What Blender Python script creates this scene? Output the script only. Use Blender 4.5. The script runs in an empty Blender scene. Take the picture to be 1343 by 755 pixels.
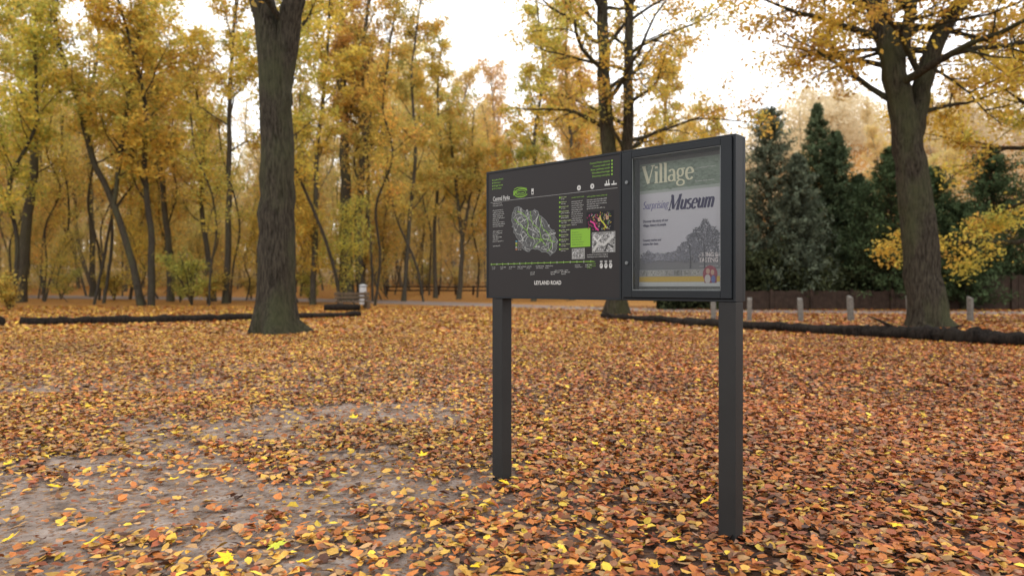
import bpy, math, numpy as np
from mathutils import Vector
rs = np.random.RandomState
scene = bpy.context.scene
F=900.0; CX=671.5; HY=376.0; CH=1.4

# ------------------------------------------------------------------ helpers
def smooth(t):
    t=np.clip(t,0,1); return t*t*(3-2*t)
def gz(x,y):
    x=np.asarray(x,float); y=np.asarray(y,float)
    b=3.0*smooth((y-45)/90.0)
    hill=31*smooth((y-62)/100.0)*smooth((x-0.12*y-8)/45.0)
    return b+hill
def nrm(v): 
    return v/np.maximum(np.linalg.norm(v,axis=-1,keepdims=True),1e-9)

class MB:
    def __init__(s): s.V=[];s.Fc=[];s.C=[];s.M=[];s.n=0
    def add(s,v,f,c,m=0):
        v=np.asarray(v,float); f=np.asarray(f,int)
        c=np.asarray(c,float)
        if c.ndim==1: c=np.tile(c,(len(v),1))
        s.V.append(v); s.Fc.append(f+s.n); s.C.append(c); s.M.append(np.full(len(f),m)); s.n+=len(v)
    def mesh(s,name,mats,smooth_mats=()):
        V=np.concatenate(s.V);Fc=np.concatenate(s.Fc);C=np.concatenate(s.C);M=np.concatenate(s.M)
        me=bpy.data.meshes.new(name)
        me.vertices.add(len(V)); me.vertices.foreach_set('co',V.astype(np.float32).ravel())
        me.loops.add(len(Fc)*4); me.loops.foreach_set('vertex_index',Fc.astype(np.int32).ravel())
        me.polygons.add(len(Fc))
        me.polygons.foreach_set('loop_start',np.arange(0,len(Fc)*4,4,dtype=np.int32))
        try: me.polygons.foreach_set('loop_total',np.full(len(Fc),4,dtype=np.int32))
        except Exception: pass
        for m in mats: me.materials.append(m)
        me.polygons.foreach_set('material_index',M.astype(np.int32))
        me.polygons.foreach_set('use_smooth',np.isin(M,list(smooth_mats)))
        me.update(calc_edges=True)
        a=me.color_attributes.new('Col','FLOAT_COLOR','POINT')
        a.data.foreach_set('color',np.c_[C,np.ones(len(C))].astype(np.float32).ravel())
        return me
    def obj(s,name,mats,smooth_mats=(),parent=None):
        o=bpy.data.objects.new(name,s.mesh(name,mats,smooth_mats)); scene.collection.objects.link(o)
        if parent: o.parent=parent
        return o

def tube(mb,pts,rad,sides,col,mat=0,rough=0.0,seed=0,flare=0.0,cap=False):
    pts=np.asarray(pts,float); rad=np.asarray(rad,float)
    if cap:
        pts=np.vstack([pts[:1],pts,pts[-1:]]); rad=np.r_[0.002,rad,0.002]
    n=len(pts)
    t=np.gradient(pts,axis=0)
    if cap: t[0]=t[1]; t[1]=t[2]-0; t[-1]=t[-2]; t[0]=t[1]
    t=nrm(t)
    ref=np.array([1.,0,0]) if abs(t[:,2].mean())>.6 else np.array([0,0,1.])
    a=nrm(np.cross(t,ref)); b=np.cross(t,a)
    th=np.linspace(0,2*np.pi,sides,endpoint=False)
    R=rad[:,None]*np.ones(sides)[None]
    if rough>0:
        r=rs(seed); h=np.arange(n)[:,None]
        m=0
        for k,am in ((2,.5),(3,.45),(5,.3),(7,.25)):
            m=m+am*np.sin(k*th[None]+r.rand()*6+h*(r.rand()-.5)*.7)
        m=m+.35*r.randn(n,sides)*.5
        R=R*(1+rough*m)
    if flare>0:
        r=rs(seed+1); z=(pts[:,2]-pts[0,2])[:,None]
        l=1+.6*np.sin(4*th[None]+r.rand()*6)+.4*np.sin(7*th[None]+r.rand()*6)
        R=R*(1+flare*np.exp(-z/.45)*np.clip(l,.2,2.2))
    v=pts[:,None]+R[:,:,None]*(np.cos(th)[None,:,None]*a[:,None]+np.sin(th)[None,:,None]*b[:,None])
    i=np.arange(n-1)[:,None]*sides; j=np.arange(sides)[None]; j2=(j+1)%sides
    f=np.stack([i+j,i+j2,i+sides+j2,i+sides+j],-1).reshape(-1,4)[:, ::-1]
    mb.add(v.reshape(-1,3),f,col,mat)

def leafquads(mb,c,size,cols,r,mat=1,up=.8,wid=.55):
    N=len(c)
    n=nrm(r.randn(N,3)*.6+np.array([0,0,up])); u=nrm(np.cross(n,r.randn(N,3))); v=np.cross(n,u)
    s=(size*(.65+.7*r.rand(N)))[:,None]*.5
    V=np.stack([c-u*s,c+v*s*wid*1.2+n*s*.15,c+u*s,c-v*s*wid*1.2+n*s*.15],1).reshape(-1,3)
    mb.add(V,np.arange(4*N).reshape(-1,4),np.repeat(cols,4,axis=0),mat)

def resample(p,n):
    p=np.asarray(p,float)
    if len(p)==2: k=np.linspace(0,1,n)[:,None]; return p[0]*(1-k)+p[1]*k
    d=np.r_[0,np.cumsum(np.linalg.norm(np.diff(p,axis=0),axis=1))]
    t=np.linspace(0,d[-1],n)
    m=np.gradient(p,d,axis=0)
    out=[]
    for x in t:
        i=min(max(np.searchsorted(d,x)-1,0),len(p)-2); h=d[i+1]-d[i]; s=(x-d[i])/h
        out.append((2*s**3-3*s*s+1)*p[i]+(s**3-2*s*s+s)*h*m[i]+(-2*s**3+3*s*s)*p[i+1]+(s**3-s*s)*h*m[i+1])
    return np.array(out)

# ------------------------------------------------------------------ materials
def newmat(name):
    m=bpy.data.materials.new(name); m.use_nodes=True; nt=m.node_tree
    for n in list(nt.nodes): nt.nodes.remove(n)
    out=nt.nodes.new('ShaderNodeOutputMaterial'); return m,nt,out
def N(nt,t,**k):
    n=nt.nodes.new(t)
    for a,b in k.items(): setattr(n,a,b)
    return n
def ramp(nt,fac,stops):
    r=N(nt,'ShaderNodeValToRGB'); e=r.color_ramp.elements
    while len(e)<len(stops): e.new(.5)
    for i,(p,c) in enumerate(stops): e[i].position=p; e[i].color=(*c,1)
    nt.links.new(fac,r.inputs['Fac']); return r.outputs['Color']
def mixc(nt,f,a,b,mode='MIX'):
    n=N(nt,'ShaderNodeMixRGB',blend_type=mode)
    for s,val in ((0,f),(1,a),(2,b)):
        if isinstance(val,(int,float)): n.inputs[s].default_value=val
        elif isinstance(val,tuple): n.inputs[s].default_value=(*val,1)
        else: nt.links.new(val,n.inputs[s])
    return n.outputs[0]
def hsv(nt,col,h=.5,s=1,v=1):
    n=N(nt,'ShaderNodeHueSaturation'); n.inputs['Hue'].default_value=h; n.inputs['Saturation'].default_value=s; n.inputs['Value'].default_value=v
    nt.links.new(col,n.inputs['Color']); return n.outputs[0]
def noise(nt,scale,detail=4,vec=None,rough=.55):
    n=N(nt,'ShaderNodeTexNoise'); n.inputs['Scale'].default_value=scale; n.inputs['Detail'].default_value=detail; n.inputs['Roughness'].default_value=rough
    if vec is not None: nt.links.new(vec,n.inputs['Vector'])
    return n.outputs['Fac']
def objco(nt,scale=(1,1,1)):
    t=N(nt,'ShaderNodeTexCoord'); m=N(nt,'ShaderNodeMapping'); m.inputs['Scale'].default_value=scale
    nt.links.new(t.outputs['Object'],m.inputs['Vector']); return m.outputs[0]
def bump(nt,h,st,dist=.02):
    b=N(nt,'ShaderNodeBump'); b.inputs['Strength'].default_value=st; b.inputs['Distance'].default_value=dist
    nt.links.new(h,b.inputs['Height']); return b.outputs[0]
def pr(nt,out,col,rough=.6,metal=0,nor=None,spec=.5):
    p=N(nt,'ShaderNodeBsdfPrincipled')
    if isinstance(col,tuple): p.inputs['Base Color'].default_value=(*col,1)
    else: nt.links.new(col,p.inputs['Base Color'])
    if isinstance(rough,(int,float)): p.inputs['Roughness'].default_value=rough
    else: nt.links.new(rough,p.inputs['Roughness'])
    p.inputs['Metallic'].default_value=metal; p.inputs['Specular IOR Level'].default_value=spec
    if nor is not None: nt.links.new(nor,p.inputs['Normal'])
    nt.links.new(p.outputs[0],out.inputs[0]); return p
def simple(name,c,rough=.5,metal=0,var=.15,sc=6,b=0,bs=60,spec=.5):
    m,nt,o=newmat(name); v=objco(nt); f=noise(nt,sc,5,v)
    col=ramp(nt,f,[(.25,tuple(x*(1-var) for x in c)),(.75,tuple(min(x*(1+var),1) for x in c))])
    nb=bump(nt,noise(nt,bs,3,v),b,.005) if b else None
    pr(nt,o,col,rough,metal,nb,spec); return m
def painted_haze(nt,col,pale,y0,y1,amt):  # distance haze painted into the base colour, paler along world Y
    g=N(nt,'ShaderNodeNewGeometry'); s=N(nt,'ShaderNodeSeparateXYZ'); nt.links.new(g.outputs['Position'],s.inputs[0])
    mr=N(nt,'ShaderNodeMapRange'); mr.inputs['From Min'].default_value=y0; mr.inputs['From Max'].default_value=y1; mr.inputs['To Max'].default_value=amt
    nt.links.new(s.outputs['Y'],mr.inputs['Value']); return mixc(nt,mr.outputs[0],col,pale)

def bark(name,c1,c2,c3):
    m,nt,o=newmat(name)
    v=objco(nt,(8,8,1.1)); f=noise(nt,2.4,9,v,.75)
    v2=objco(nt,(1,1,.5)); g=noise(nt,.9,4,v2)
    a=ramp(nt,f,[(.38,c1),(.62,c2)])
    lich=ramp(nt,g,[(.46,(0,0,0)),(.66,(.85,.85,.85))])
    col=mixc(nt,lich,a,mixc(nt,f,tuple(x*.3 for x in c3),tuple(x*1.9 for x in c3)))
    col=painted_haze(nt,col,(.31,.275,.225),44,120,.85)
    pr(nt,o,col,.9,0,bump(nt,f,1.0,.14),.15); return m
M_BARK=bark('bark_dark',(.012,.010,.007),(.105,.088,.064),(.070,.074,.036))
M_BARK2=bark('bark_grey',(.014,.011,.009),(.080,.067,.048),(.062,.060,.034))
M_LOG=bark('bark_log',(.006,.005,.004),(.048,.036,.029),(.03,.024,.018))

def leafmat(name,trans=.5,vary=True,sat=.97):
    m,nt,o=newmat(name)
    a=N(nt,'ShaderNodeAttribute',attribute_name='Col')
    col=a.outputs['Color']
    if vary:
        oi=N(nt,'ShaderNodeObjectInfo'); hs=N(nt,'ShaderNodeHueSaturation'); hs.inputs['Saturation'].default_value=sat
        mr=N(nt,'ShaderNodeMapRange'); mr.inputs['To Min'].default_value=.486; mr.inputs['To Max'].default_value=.514
        nt.links.new(oi.outputs['Random'],mr.inputs['Value']); nt.links.new(mr.outputs[0],hs.inputs['Hue'])
        nt.links.new(col,hs.inputs['Color']); col=painted_haze(nt,hs.outputs[0],(.84,.73,.49),50,135,.74)
    d=N(nt,'ShaderNodeBsdfDiffuse'); t=N(nt,'ShaderNodeBsdfTranslucent'); x=N(nt,'ShaderNodeMixShader'); x.inputs[0].default_value=trans
    nt.links.new(col,d.inputs[0]); nt.links.new(col,t.inputs[0])
    nt.links.new(d.outputs[0],x.inputs[1]); nt.links.new(t.outputs[0],x.inputs[2]); nt.links.new(x.outputs[0],o.inputs[0]); return m
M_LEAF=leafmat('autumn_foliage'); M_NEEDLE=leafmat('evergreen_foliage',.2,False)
def attrmat(name,rough,spec=.4,b=0,sat=1):
    m,nt,o=newmat(name); a=N(nt,'ShaderNodeAttribute',attribute_name='Col')
    v=objco(nt); f=noise(nt,90,3,v)
    col=mixc(nt,.40,hsv(nt,a.outputs['Color'],.5,sat,1),ramp(nt,f,[(.3,(.4,.4,.4)),(.7,(1,1,1))]),'MULTIPLY')
    g=noise(nt,.8,5,v,.6)
    col=mixc(nt,.30,col,ramp(nt,g,[(.34,(.55,.50,.50)),(.58,(1,1,1))]),'MULTIPLY')
    pr(nt,o,col,rough,0,bump(nt,f,b,.004) if b else None,spec); return m
M_LITTER=attrmat('fallen_leaf',.5,.22,.4,.98)
M_MAPLE=attrmat('fallen_maple_leaf',.5,.22,.4,1.0)
def printmat():
    m,nt,o=newmat('printed_graphic'); a=N(nt,'ShaderNodeAttribute',attribute_name='Col')
    f=noise(nt,40,4,objco(nt)); col=mixc(nt,.12,a.outputs['Color'],ramp(nt,f,[(.3,(.7,.7,.7)),(.7,(1,1,1))]),'MULTIPLY')
    pr(nt,o,col,.5,0,None,.25); return m
M_PRINT=printmat()

# palettes (linear)
YEL=(.84,.60,.10);GOL=(.74,.45,.08);ORA=(.60,.29,.07);GRN=(.32,.36,.09);YGR=(.62,.57,.12);BRN=(.36,.22,.09);RUS=(.40,.17,.06)
P_Y=[(YEL,.38),(GOL,.23),(YGR,.24),(ORA,.05),(BRN,.05),(GRN,.05)]
P_YG=[(YGR,.42),(YEL,.28),(GRN,.19),(GOL,.11)]
P_O=[(ORA,.22),(GOL,.36),(YEL,.30),(RUS,.05),(BRN,.07)]
P_B=[(BRN,.24),(GOL,.34),(ORA,.13),(YGR,.29)]
def pick(pal,n,r):
    w=np.array([p[1] for p in pal]);w/=w.sum()
    return np.array([p[0] for p in pal])[r.choice(len(pal),n,p=w)]

# ------------------------------------------------------------------ trees
def grow(stems,seed,leafn,leafsize,pal,nb,blen,f0=.35,sub=6,twig=3,sides=10,rough=.05,flare=0,lift=.25,scatter=.28,elev=(40,75)):
    r=rs(seed); mb=MB(); anchors=[];aw=[]
    for si,(sp,r0,r1) in enumerate(stems):
        ns=40 if sides>20 else 26
        P=resample(sp,ns); t=np.linspace(0,1,ns)
        P=P+np.c_[r.randn(ns,2)*r0*(.05 if sides>20 else .10),np.zeros(ns)]
        rad=r1+(r0-r1)*(1-t)**.85
        tube(mb,P,rad,sides,(.5,.5,.5),0,rough,seed+si,flare if si==0 else 0)
        ff=f0 if si==0 else .12
        for i in range(nb):
            tt=ff+(1-ff)*((i+r.rand())/nb)**.9
            tt=min(tt,.98); k=tt*(ns-1); i0=int(k); p=P[i0]*(1-(k-i0))+P[min(i0+1,ns-1)]*(k-i0)
            az=i*2.4+r.rand()*.9+si; el=math.radians(r.uniform(*elev))*(1-.45*tt)
            q=(tt-ff)/(1-ff); L=blen*(1-.62*q)*r.uniform(.6,1.1)*(0.65+.35*min(1,q*4))
            d=np.array([math.cos(az)*math.sin(el),math.sin(az)*math.sin(el),math.cos(el)])
            rb=max(.018,min(.42*np.interp(tt,t,rad),.022*L+.01))
            B=[p];dd=d.copy()
            for s in range(8):
                dd=nrm(dd+r.randn(3)*.13+np.array([0,0,(lift if s<4 else -lift*.6)*.25])); B.append(B[-1]+dd*L/8)
            B=np.array(B); tube(mb,B,rb*(1-np.linspace(0,.88,9)),6,(.5,.5,.5))
            for j in range(sub):
                u=.22+.78*(j+r.rand())/sub; u=min(u,.99); k2=u*8;i2=int(k2); p2=B[i2]*(1-(k2-i2))+B[min(i2+1,8)]*(k2-i2)
                tang=nrm(B[min(i2+1,8)]-B[i2]); sd=nrm(np.cross(tang,r.randn(3)));sd[2]*=.55
                d2=nrm(tang*.7+sd); L2=L*.42*(1-.45*u)*r.uniform(.6,1.25)
                C=[p2];dd2=d2
                for s in range(4): dd2=nrm(dd2+r.randn(3)*.2); C.append(C[-1]+dd2*L2/4)
                C=np.array(C); r2=max(.008,rb*(1-.88*u)*.5); tube(mb,C,r2*(1-np.linspace(0,.8,5)),4,(.5,.5,.5))
                anchors.append((C[1],C[4]));aw.append(L2)
                for w in range(twig):
                    q1=C[1+w%4]; d3=nrm(nrm(C[-1]-C[0])*.6+nrm(r.randn(3))); L3=L2*r.uniform(.35,.7)
                    e=q1+d3*L3; tube(mb,np.array([q1,(q1+e)/2+r.randn(3)*.04*L3,e]),[r2*.5,r2*.35,r2*.12],3,(.5,.5,.5))
                    anchors.append((q1,e));aw.append(L3)
    A=np.array(anchors); aw=np.array(aw)*(.2+1.6*r.rand(len(aw))**1.8); aw/=aw.sum()
    idx=r.choice(len(A),leafn,p=aw); u=r.rand(leafn,1)**.7
    c=A[idx,0]*(1-u)+A[idx,1]*u+r.randn(leafn,3)*scatter*np.array([1,1,.7])
    c[:,2]=np.maximum(c[:,2],.05)
    cc=pick(pal,len(A),r)[idx]; own=pick(pal,leafn,r)
    cols=(cc*.65+own*.35)*(.68+.52*r.rand(leafn,1))
    leafquads(mb,c,leafsize,cols,r)
    return mb
def link(name,me,x,y,z=None,rot=0,sc=(1,1,1)):
    o=bpy.data.objects.new(name,me); scene.collection.objects.link(o)
    o.location=(x,y,float(gz(x,y)) if z is None else z); o.rotation_euler=(0,0,rot); o.scale=sc; return o
def px(p,y,d): return np.array([(p-CX)/F*d,d,CH+(HY-y)*d/F])
def hero(name,stems,seed,**k):
    b=np.array(stems[0][0][0],float); b[2]=float(gz(b[0],b[1]))
    st=[(np.array(s[0],float)-b,s[1],s[2]) for s in stems]; st[0][0][0][2]=-.15
    bk=k.pop('bark',M_BARK)
    me=grow(st,seed,**k).mesh(name,[bk,M_LEAF],(0,))
    return link(name,me,b[0],b[1],b[2])

# left foreground tree
X=-7.08;Y=20.6
hero('beech_tree',[
 ([(X,Y,0),(X+.02,Y,3.1),(X-.02,Y,6.2),(X-.12,Y,8.2),(X-.5,Y+.1,10.4),(X-1.0,Y+.5,14),(X-1.1,Y+.8,20.5)],.58,.10),
 ([(X,Y,6.4),(X+.22,Y+.05,8.2),(X+.62,Y-.1,10.2),(X+1.3,Y-.2,13.5),(X+1.6,Y,18)],.40,.08)],11,
 leafn=14000,leafsize=.15,pal=P_Y,nb=16,blen=7.0,f0=.48,sides=30,rough=.08,flare=.60)
# right foreground tree
X=14.2;Y=23.3
hero('oak_tree',[
 ([(X,Y,0),(13.98,Y,2.0),(13.75,Y,4.2),(13.37,Y,6.5),(12.9,Y,9.1),(12.4,Y+.2,11.1),(11.6,Y+.5,14),(11.3,Y+1,18.5)],.60,.10),
 ([(13.5,Y,5.8),(13.85,Y,7.8),(14.4,Y,9.7),(15.3,Y-.2,11.3),(16.6,Y-.6,15),(17.2,Y,18)],.34,.08),
 ([(12.95,Y,8.6),(13.6,Y+.3,10.4),(14.0,Y+.4,13),(14,Y+.5,17)],.22,.06)],23,
 leafn=42000,leafsize=.15,pal=P_O,nb=20,blen=7.5,f0=.34,sides=30,rough=.08,flare=.45,elev=(60,112),lift=-.18)
# tree behind sign with two stems
X=5.16;Y=34
hero('lime_tree',[
 ([(X,Y,0),(5.1,Y,4),(4.75,Y,8),(4.55,Y,12),(4.45,Y,15.6),(4.1,Y,20),(3.9,Y,25)],.46,.08),
 ([(5.15,Y,3.4),(5.6,Y,6.5),(5.75,Y,10),(5.85,Y,15.6),(6.4,Y,21),(6.6,Y,24)],.33,.07)],37,
 leafn=22000,leafsize=.18,pal=P_Y,nb=22,blen=9.5,f0=.32,sides=16,rough=.06,flare=.45,elev=(50,95),lift=.1)
def stem(d,pts): 
    return [px(a,b,d) for a,b in pts]
def heropx(name,d,pts,w,seed,extra=None,**k):
    s=stem(d,pts); s[0][2]=float(gz(s[0][0],d))
    st=[(s,w*d/F/2,.06)]
    if extra: 
        for e,w2 in extra: st.append((stem(d,e),w2*d/F/2,.05))
    kk=dict(leafn=8200,leafsize=.25,pal=P_Y,nb=15,blen=7,f0=.40,sides=10,rough=.06,flare=.25); kk.update(k)
    return hero(name,st,seed,**kk)
heropx('hornbeam_tree',50,[(186,401),(170,330),(150,270),(125,215),(100,130),(82,70),(70,0),(66,-60)],10,41,[([(150,268),(160,190),(172,100),(190,10)],6)],pal=P_YG,f0=.36)
heropx('hornbeam_tree',56,[(24,396),(34,310),(46,200),(44,120),(60,50),(84,-20)],15,42,[([(46,190),(28,110),(12,0)],8)],pal=P_Y)
heropx('hornbeam_tree',54,[(296,397),(300,280),(301,140),(309,0),(312,-80)],9,43)
heropx('hornbeam_tree',44,[(381,405),(383,300),(376,180),(378,60),(384,-90)],10,44,pal=P_YG,leafsize=.22)
heropx('beech_tree',52,[(410,398),(414,300),(416,200),(428,90),(436,-60)],8,45)
heropx('beech_tree',60,[(455,392),(454,300),(452,180),(450,90),(447,-40)],18,46,pal=P_O)
heropx('beech_tree',60,[(474,392),(470,300),(478,180),(478,60),(492,-60)],12,47,[([(476,200),(500,110),(522,0)],6)])
heropx('hornbeam_tree',58,[(225,396),(218,290),(206,190),(200,80),(210,-60)],9,48)
heropx('hornbeam_tree',66,[(122,392),(120,280),(118,160),(130,40),(128,-40)],8,49,pal=P_Y)
heropx('hornbeam_tree',58,[(530,393),(536,300),(545,200),(540,100),(552,0)],6,55,pal=P_YG,blen=7,f0=.3,leafn=9500)
heropx('hornbeam_tree',64,[(572,392),(570,300),(578,200),(574,120),(580,50)],6,58,pal=P_Y,blen=6,f0=.3,leafn=8500)
heropx('birch_tree',62,[(602,392),(606,330),(600,260),(592,190),(588,130)],7,50,[([(606,320),(618,250),(628,200)],5)],nb=14,blen=6,f0=.25,leafn=8000,pal=P_YG)
heropx('birch_tree',60,[(655,392),(652,330),(660,260),(664,190)],6,59,nb=14,blen=5,f0=.25,leafn=6000,pal=P_Y)
heropx('birch_tree',58,[(700,392),(706,300),(700,200),(712,90),(704,0)],7,51,nb=16,blen=6.5,f0=.3,pal=P_YG,leafn=9500)
heropx('birch_tree',60,[(750,392),(756,300),(750,200),(742,90),(744,10)],7,56,nb=16,blen=6,f0=.3,pal=P_Y,leafn=9500)
heropx('birch_tree',60,[(868,392),(872,300),(868,200),(880,80)],7,52,nb=14,blen=6,f0=.3,pal=P_Y,leafn=9000)
heropx('birch_tree',62,[(925,392),(928,300),(922,220),(930,150)],7,57,nb=12,blen=5,f0=.3,pal=P_YG,leafn=6500)
heropx('lime_tree',28,[(1400,420),(1396,300),(1400,160),(1396,20),(1390,-120)],30,53,nb=24,blen=8.8,f0=.16,pal=P_Y,leafn=36000,leafsize=.16,elev=(70,112),lift=-.1)
heropx('lime_tree',34,[(-130,413),(-120,300),(-110,160),(-100,20),(-90,-100)],26,54,nb=20,blen=8.5,f0=.25,pal=P_YG,leafn=17000,leafsize=.18)

# forest variants (instanced)
def var(seed,H,R,pal,f0,blen,nb,leafn,ls):
    r=rs(seed); p=[(0,0,-.3)]
    x=y=0
    for k in range(1,6):
        x+=r.randn()*.7;y+=r.randn()*.7;p.append((x,y,H*k/5))
    return grow([(p,R,.05)],seed,leafn,ls,pal,nb,blen,f0=f0,sides=8,rough=.04,scatter=.38).mesh('forest_tree',[M_BARK2,M_LEAF],(0,))
VAR=[var(101,25,.27,P_Y,.32,7,26,8600,.30),var(102,27,.33,P_O,.36,7.5,26,8200,.31),var(103,22,.17,P_YG,.26,6,26,8000,.28),
     var(104,26,.23,P_Y,.42,6.5,24,6800,.30),var(105,20,.13,P_B,.26,5.5,24,6400,.28),var(106,24,.20,P_Y,.36,7,24,7800,.29)]
UND=[var(111,9,.07,P_Y,.14,4.0,18,4200,.18),var(112,7.5,.05,P_YG,.12,3.8,18,4200,.17),var(113,10.5,.08,P_Y,.18,4.2,18,4000,.19)]
r=rs(7); placed=[]
def ok(x,y,md): 
    for a,b in placed:
        if (a-x)**2+(b-y)**2<md*md: return False
    placed.append((x,y)); return True
def scat(n,p0,p1,d0,d1,vs,s0,s1,name,md=3.0,lean=.0):
    k=0;tr=0
    while k<n and tr<n*30:
        tr+=1
        d=math.sqrt(r.uniform(d0*d0,d1*d1)); x=(r.uniform(p0,p1)-CX)/F*d
        if not ok(x,d,md): continue
        s=r.uniform(s0,s1); o=link(name,vs[r.randint(len(vs))],x,d,None,r.uniform(0,6.28),(s,s,s*r.uniform(.92,1.1))); k+=1
        o.rotation_euler=(r.randn()*lean,r.randn()*lean,o.rotation_euler[2])
scat(66,-300,590,60,128,VAR,.85,1.2,'forest_tree',3.2,.06)
scat(6,-250,330,44,60,VAR,.9,1.1,'forest_tree',6,.06)
scat(14,560,680,88,130,VAR,.8,1.05,'forest_tree')
scat(18,680,930,70,128,VAR,.75,1.0,'forest_tree')
scat(20,-900,-300,40,110,VAR,.85,1.2,'forest_tree',4)
scat(40,930,1900,80,165,VAR,.42,.6,'hillside_tree')
scat(84,-200,640,52,112,UND,.7,1.25,'young_beech_tree',2,.08)
scat(20,650,960,58,100,UND,.7,1.1,'young_beech_tree',2,.06)
SAP=[var(121,15,.09,P_YG,.34,2.8,16,1500,.20),var(122,18,.11,P_Y,.38,3.2,16,1800,.22)]
scat(105,-200,600,47,108,SAP,.8,1.3,'sapling_tree',1.3,.11)
scat(10,610,900,60,90,SAP,.8,1.1,'sapling_tree',1.5,.07)
# shrubs
def shrub(seed,H,pal,n,ls):
    r=rs(seed); st=[]
    for i in range(6):
        a=r.rand()*6.28; st.append(([(0,0,-.05),(math.cos(a)*H*.2,math.sin(a)*H*.2,H*.5),(math.cos(a)*H*.5,math.sin(a)*H*.5,H*r.uniform(.7,1))],.03,.008))
    return grow(st,seed,n,ls,pal,6,H*.5,f0=.2,sub=3,twig=2,sides=5,scatter=.15).mesh('shrub',[M_BARK2,M_LEAF],(0,))
SH=[shrub(131,2.6,[(GRN,.5),(YGR,.5)],2200,.12),shrub(132,1.8,[(YGR,.5),(YEL,.3),(BRN,.2)],1800,.11)]
for (p,d,v,s) in [(252,50,0,1.6),(272,53,1,1.5),(236,56,0,1.3),(408,54,0,1.1),(12,40,1,1.0),(-10,38,1,1.3),(330,62,1,1.3),(150,60,1,1.5),(80,62,0,1.2),(560,80,0,1.5),(600,84,1,1.6),(30,66,1,1.6)]:
    link('shrub',SH[v],(p-CX)/F*d,d,None,p,(s,s,s*.9))

# distant tree mass
r=rs(5); mb=MB()
for i in range(230):
    th=r.uniform(-1.15,1.15); D=r.uniform(128,200); x=D*math.tan(th)*.95; 
    if abs(x)>260: continue
    H=r.uniform(17,27); pz=x/D*F+CX
    if 570<pz<690: H*=.85
    z0=float(gz(x,D)); 
    hill=pz>900
    if hill: H*=.5
    tube(mb,[(x,D,z0-1),(x+r.randn(),D,z0+H*.8)],[.3,.12],5,(.5,.5,.5))
    base=pick([((.68,.53,.23),.35),((.58,.41,.18),.3),((.52,.50,.22),.25),((.48,.34,.20),.1)],1,r)[0]  # pale palette with distance haze put into the leaf colours
    if hill: base=pick([((.50,.40,.31),.5),((.54,.43,.26),.3),((.44,.36,.31),.2)],1,r)[0]
    for k in range(24):
        c0=np.array([x+r.randn()*3,D+r.randn()*3,z0+H*(.03+.95*r.rand())])
        n=55; c=c0+r.randn(n,3)*np.array([1.6,1.5,1.1]); leafquads(mb,c,.75,base*(.65+.65*r.rand(n,1))*(.8+.4*r.rand()),r)
mb.obj('distant_trees',[M_BARK2,M_LEAF])
mb=MB()
for i in range(900):
    D=r.uniform(88,135); x=r.uniform(-1.25,.42)*D; z0=float(gz(x,D)); 
    base=pick([((.58,.46,.17),.38),((.56,.38,.16),.3),((.40,.41,.16),.32)],1,r)[0]
    n=45; h=r.uniform(.6,2.6); c=np.array([x,D,z0+h*.6])+r.randn(n,3)*np.array([1.3,1.0,h*.5]); c[:,2]=np.maximum(c[:,2],z0+.1)
    leafquads(mb,c,.42,base*(.6+.6*r.rand(n,1)),r,0)
mb.obj('woodland_undergrowth',[M_LEAF])
mb=MB()
for i in range(1500):
    D=r.uniform(74,170); x=r.uniform(.18,1.45)*D; z0=float(gz(x,D)); 
    if z0<4: continue
    base=pick([((.44,.34,.26),.45),((.50,.38,.20),.25),((.37,.30,.26),.2),((.42,.40,.20),.1)],1,r)[0]
    n=42; h=r.uniform(1.0,4.2); c=np.array([x,D,z0+h*.55])+r.randn(n,3)*np.array([1.5,1.2,h*.4])
    leafquads(mb,c,.5,base*(.55+.75*r.rand(n,1)),r,0)
mb.obj('hillside_scrub',[M_LEAF])

# ------------------------------------------------------------------ conifers, hedge
def conifer(name,x,y,H,W,seed,c,power=.75,col0=.05):
    r=rs(seed); mb=MB(); tube(mb,[(0,0,-.2),(r.randn()*.1,0,H*.5),(0,0,H*.97)],[.2,.12,.02],8,(.5,.5,.5),0)
    cs=[];cl=[]
    for i in range(520):
        t=col0+(1-col0)*((i+r.randn()*8)/520.); t=min(max(t,.02),.995); z=t*H; a=i*2.39+r.rand()
        L=W/2*((1-t)**power)*(.35+.9*r.rand()**.7)+.10
        up=r.uniform(-.05,.9); e=np.array([math.cos(a)*L,math.sin(a)*L,z+up*L]); s=np.array([0,0,z])
        tube(mb,[s,(s+e)/2+np.array([0,0,-.08*L]),e],[.03,.02,.006],3,(.3,.3,.3))
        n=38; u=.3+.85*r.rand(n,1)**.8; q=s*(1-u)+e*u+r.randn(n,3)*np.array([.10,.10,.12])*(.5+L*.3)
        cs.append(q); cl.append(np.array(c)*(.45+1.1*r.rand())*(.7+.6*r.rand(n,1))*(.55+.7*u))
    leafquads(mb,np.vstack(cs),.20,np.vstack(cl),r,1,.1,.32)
    o=mb.obj(name,[M_BARK,M_NEEDLE],(0,)); o.location=(x,y,float(gz(x,y))); return o
DG=(.060,.088,.042); BG=(.12,.145,.10)
def cpx(p,top,d,w,seed,c,power=.75,name='spruce_tree'):
    conifer(name,(p-CX)/F*d,d,CH+(HY-top)*d/F,w*d/F,seed,c,power)
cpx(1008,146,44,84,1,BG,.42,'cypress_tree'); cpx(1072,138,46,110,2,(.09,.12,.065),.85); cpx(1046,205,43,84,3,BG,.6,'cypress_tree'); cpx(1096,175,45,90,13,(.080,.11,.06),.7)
cpx(1168,196,42,130,4,DG,.75); cpx(1222,222,43,120,5,DG,.7); cpx(1126,232,45,110,6,(.075,.105,.055),.7)
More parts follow.
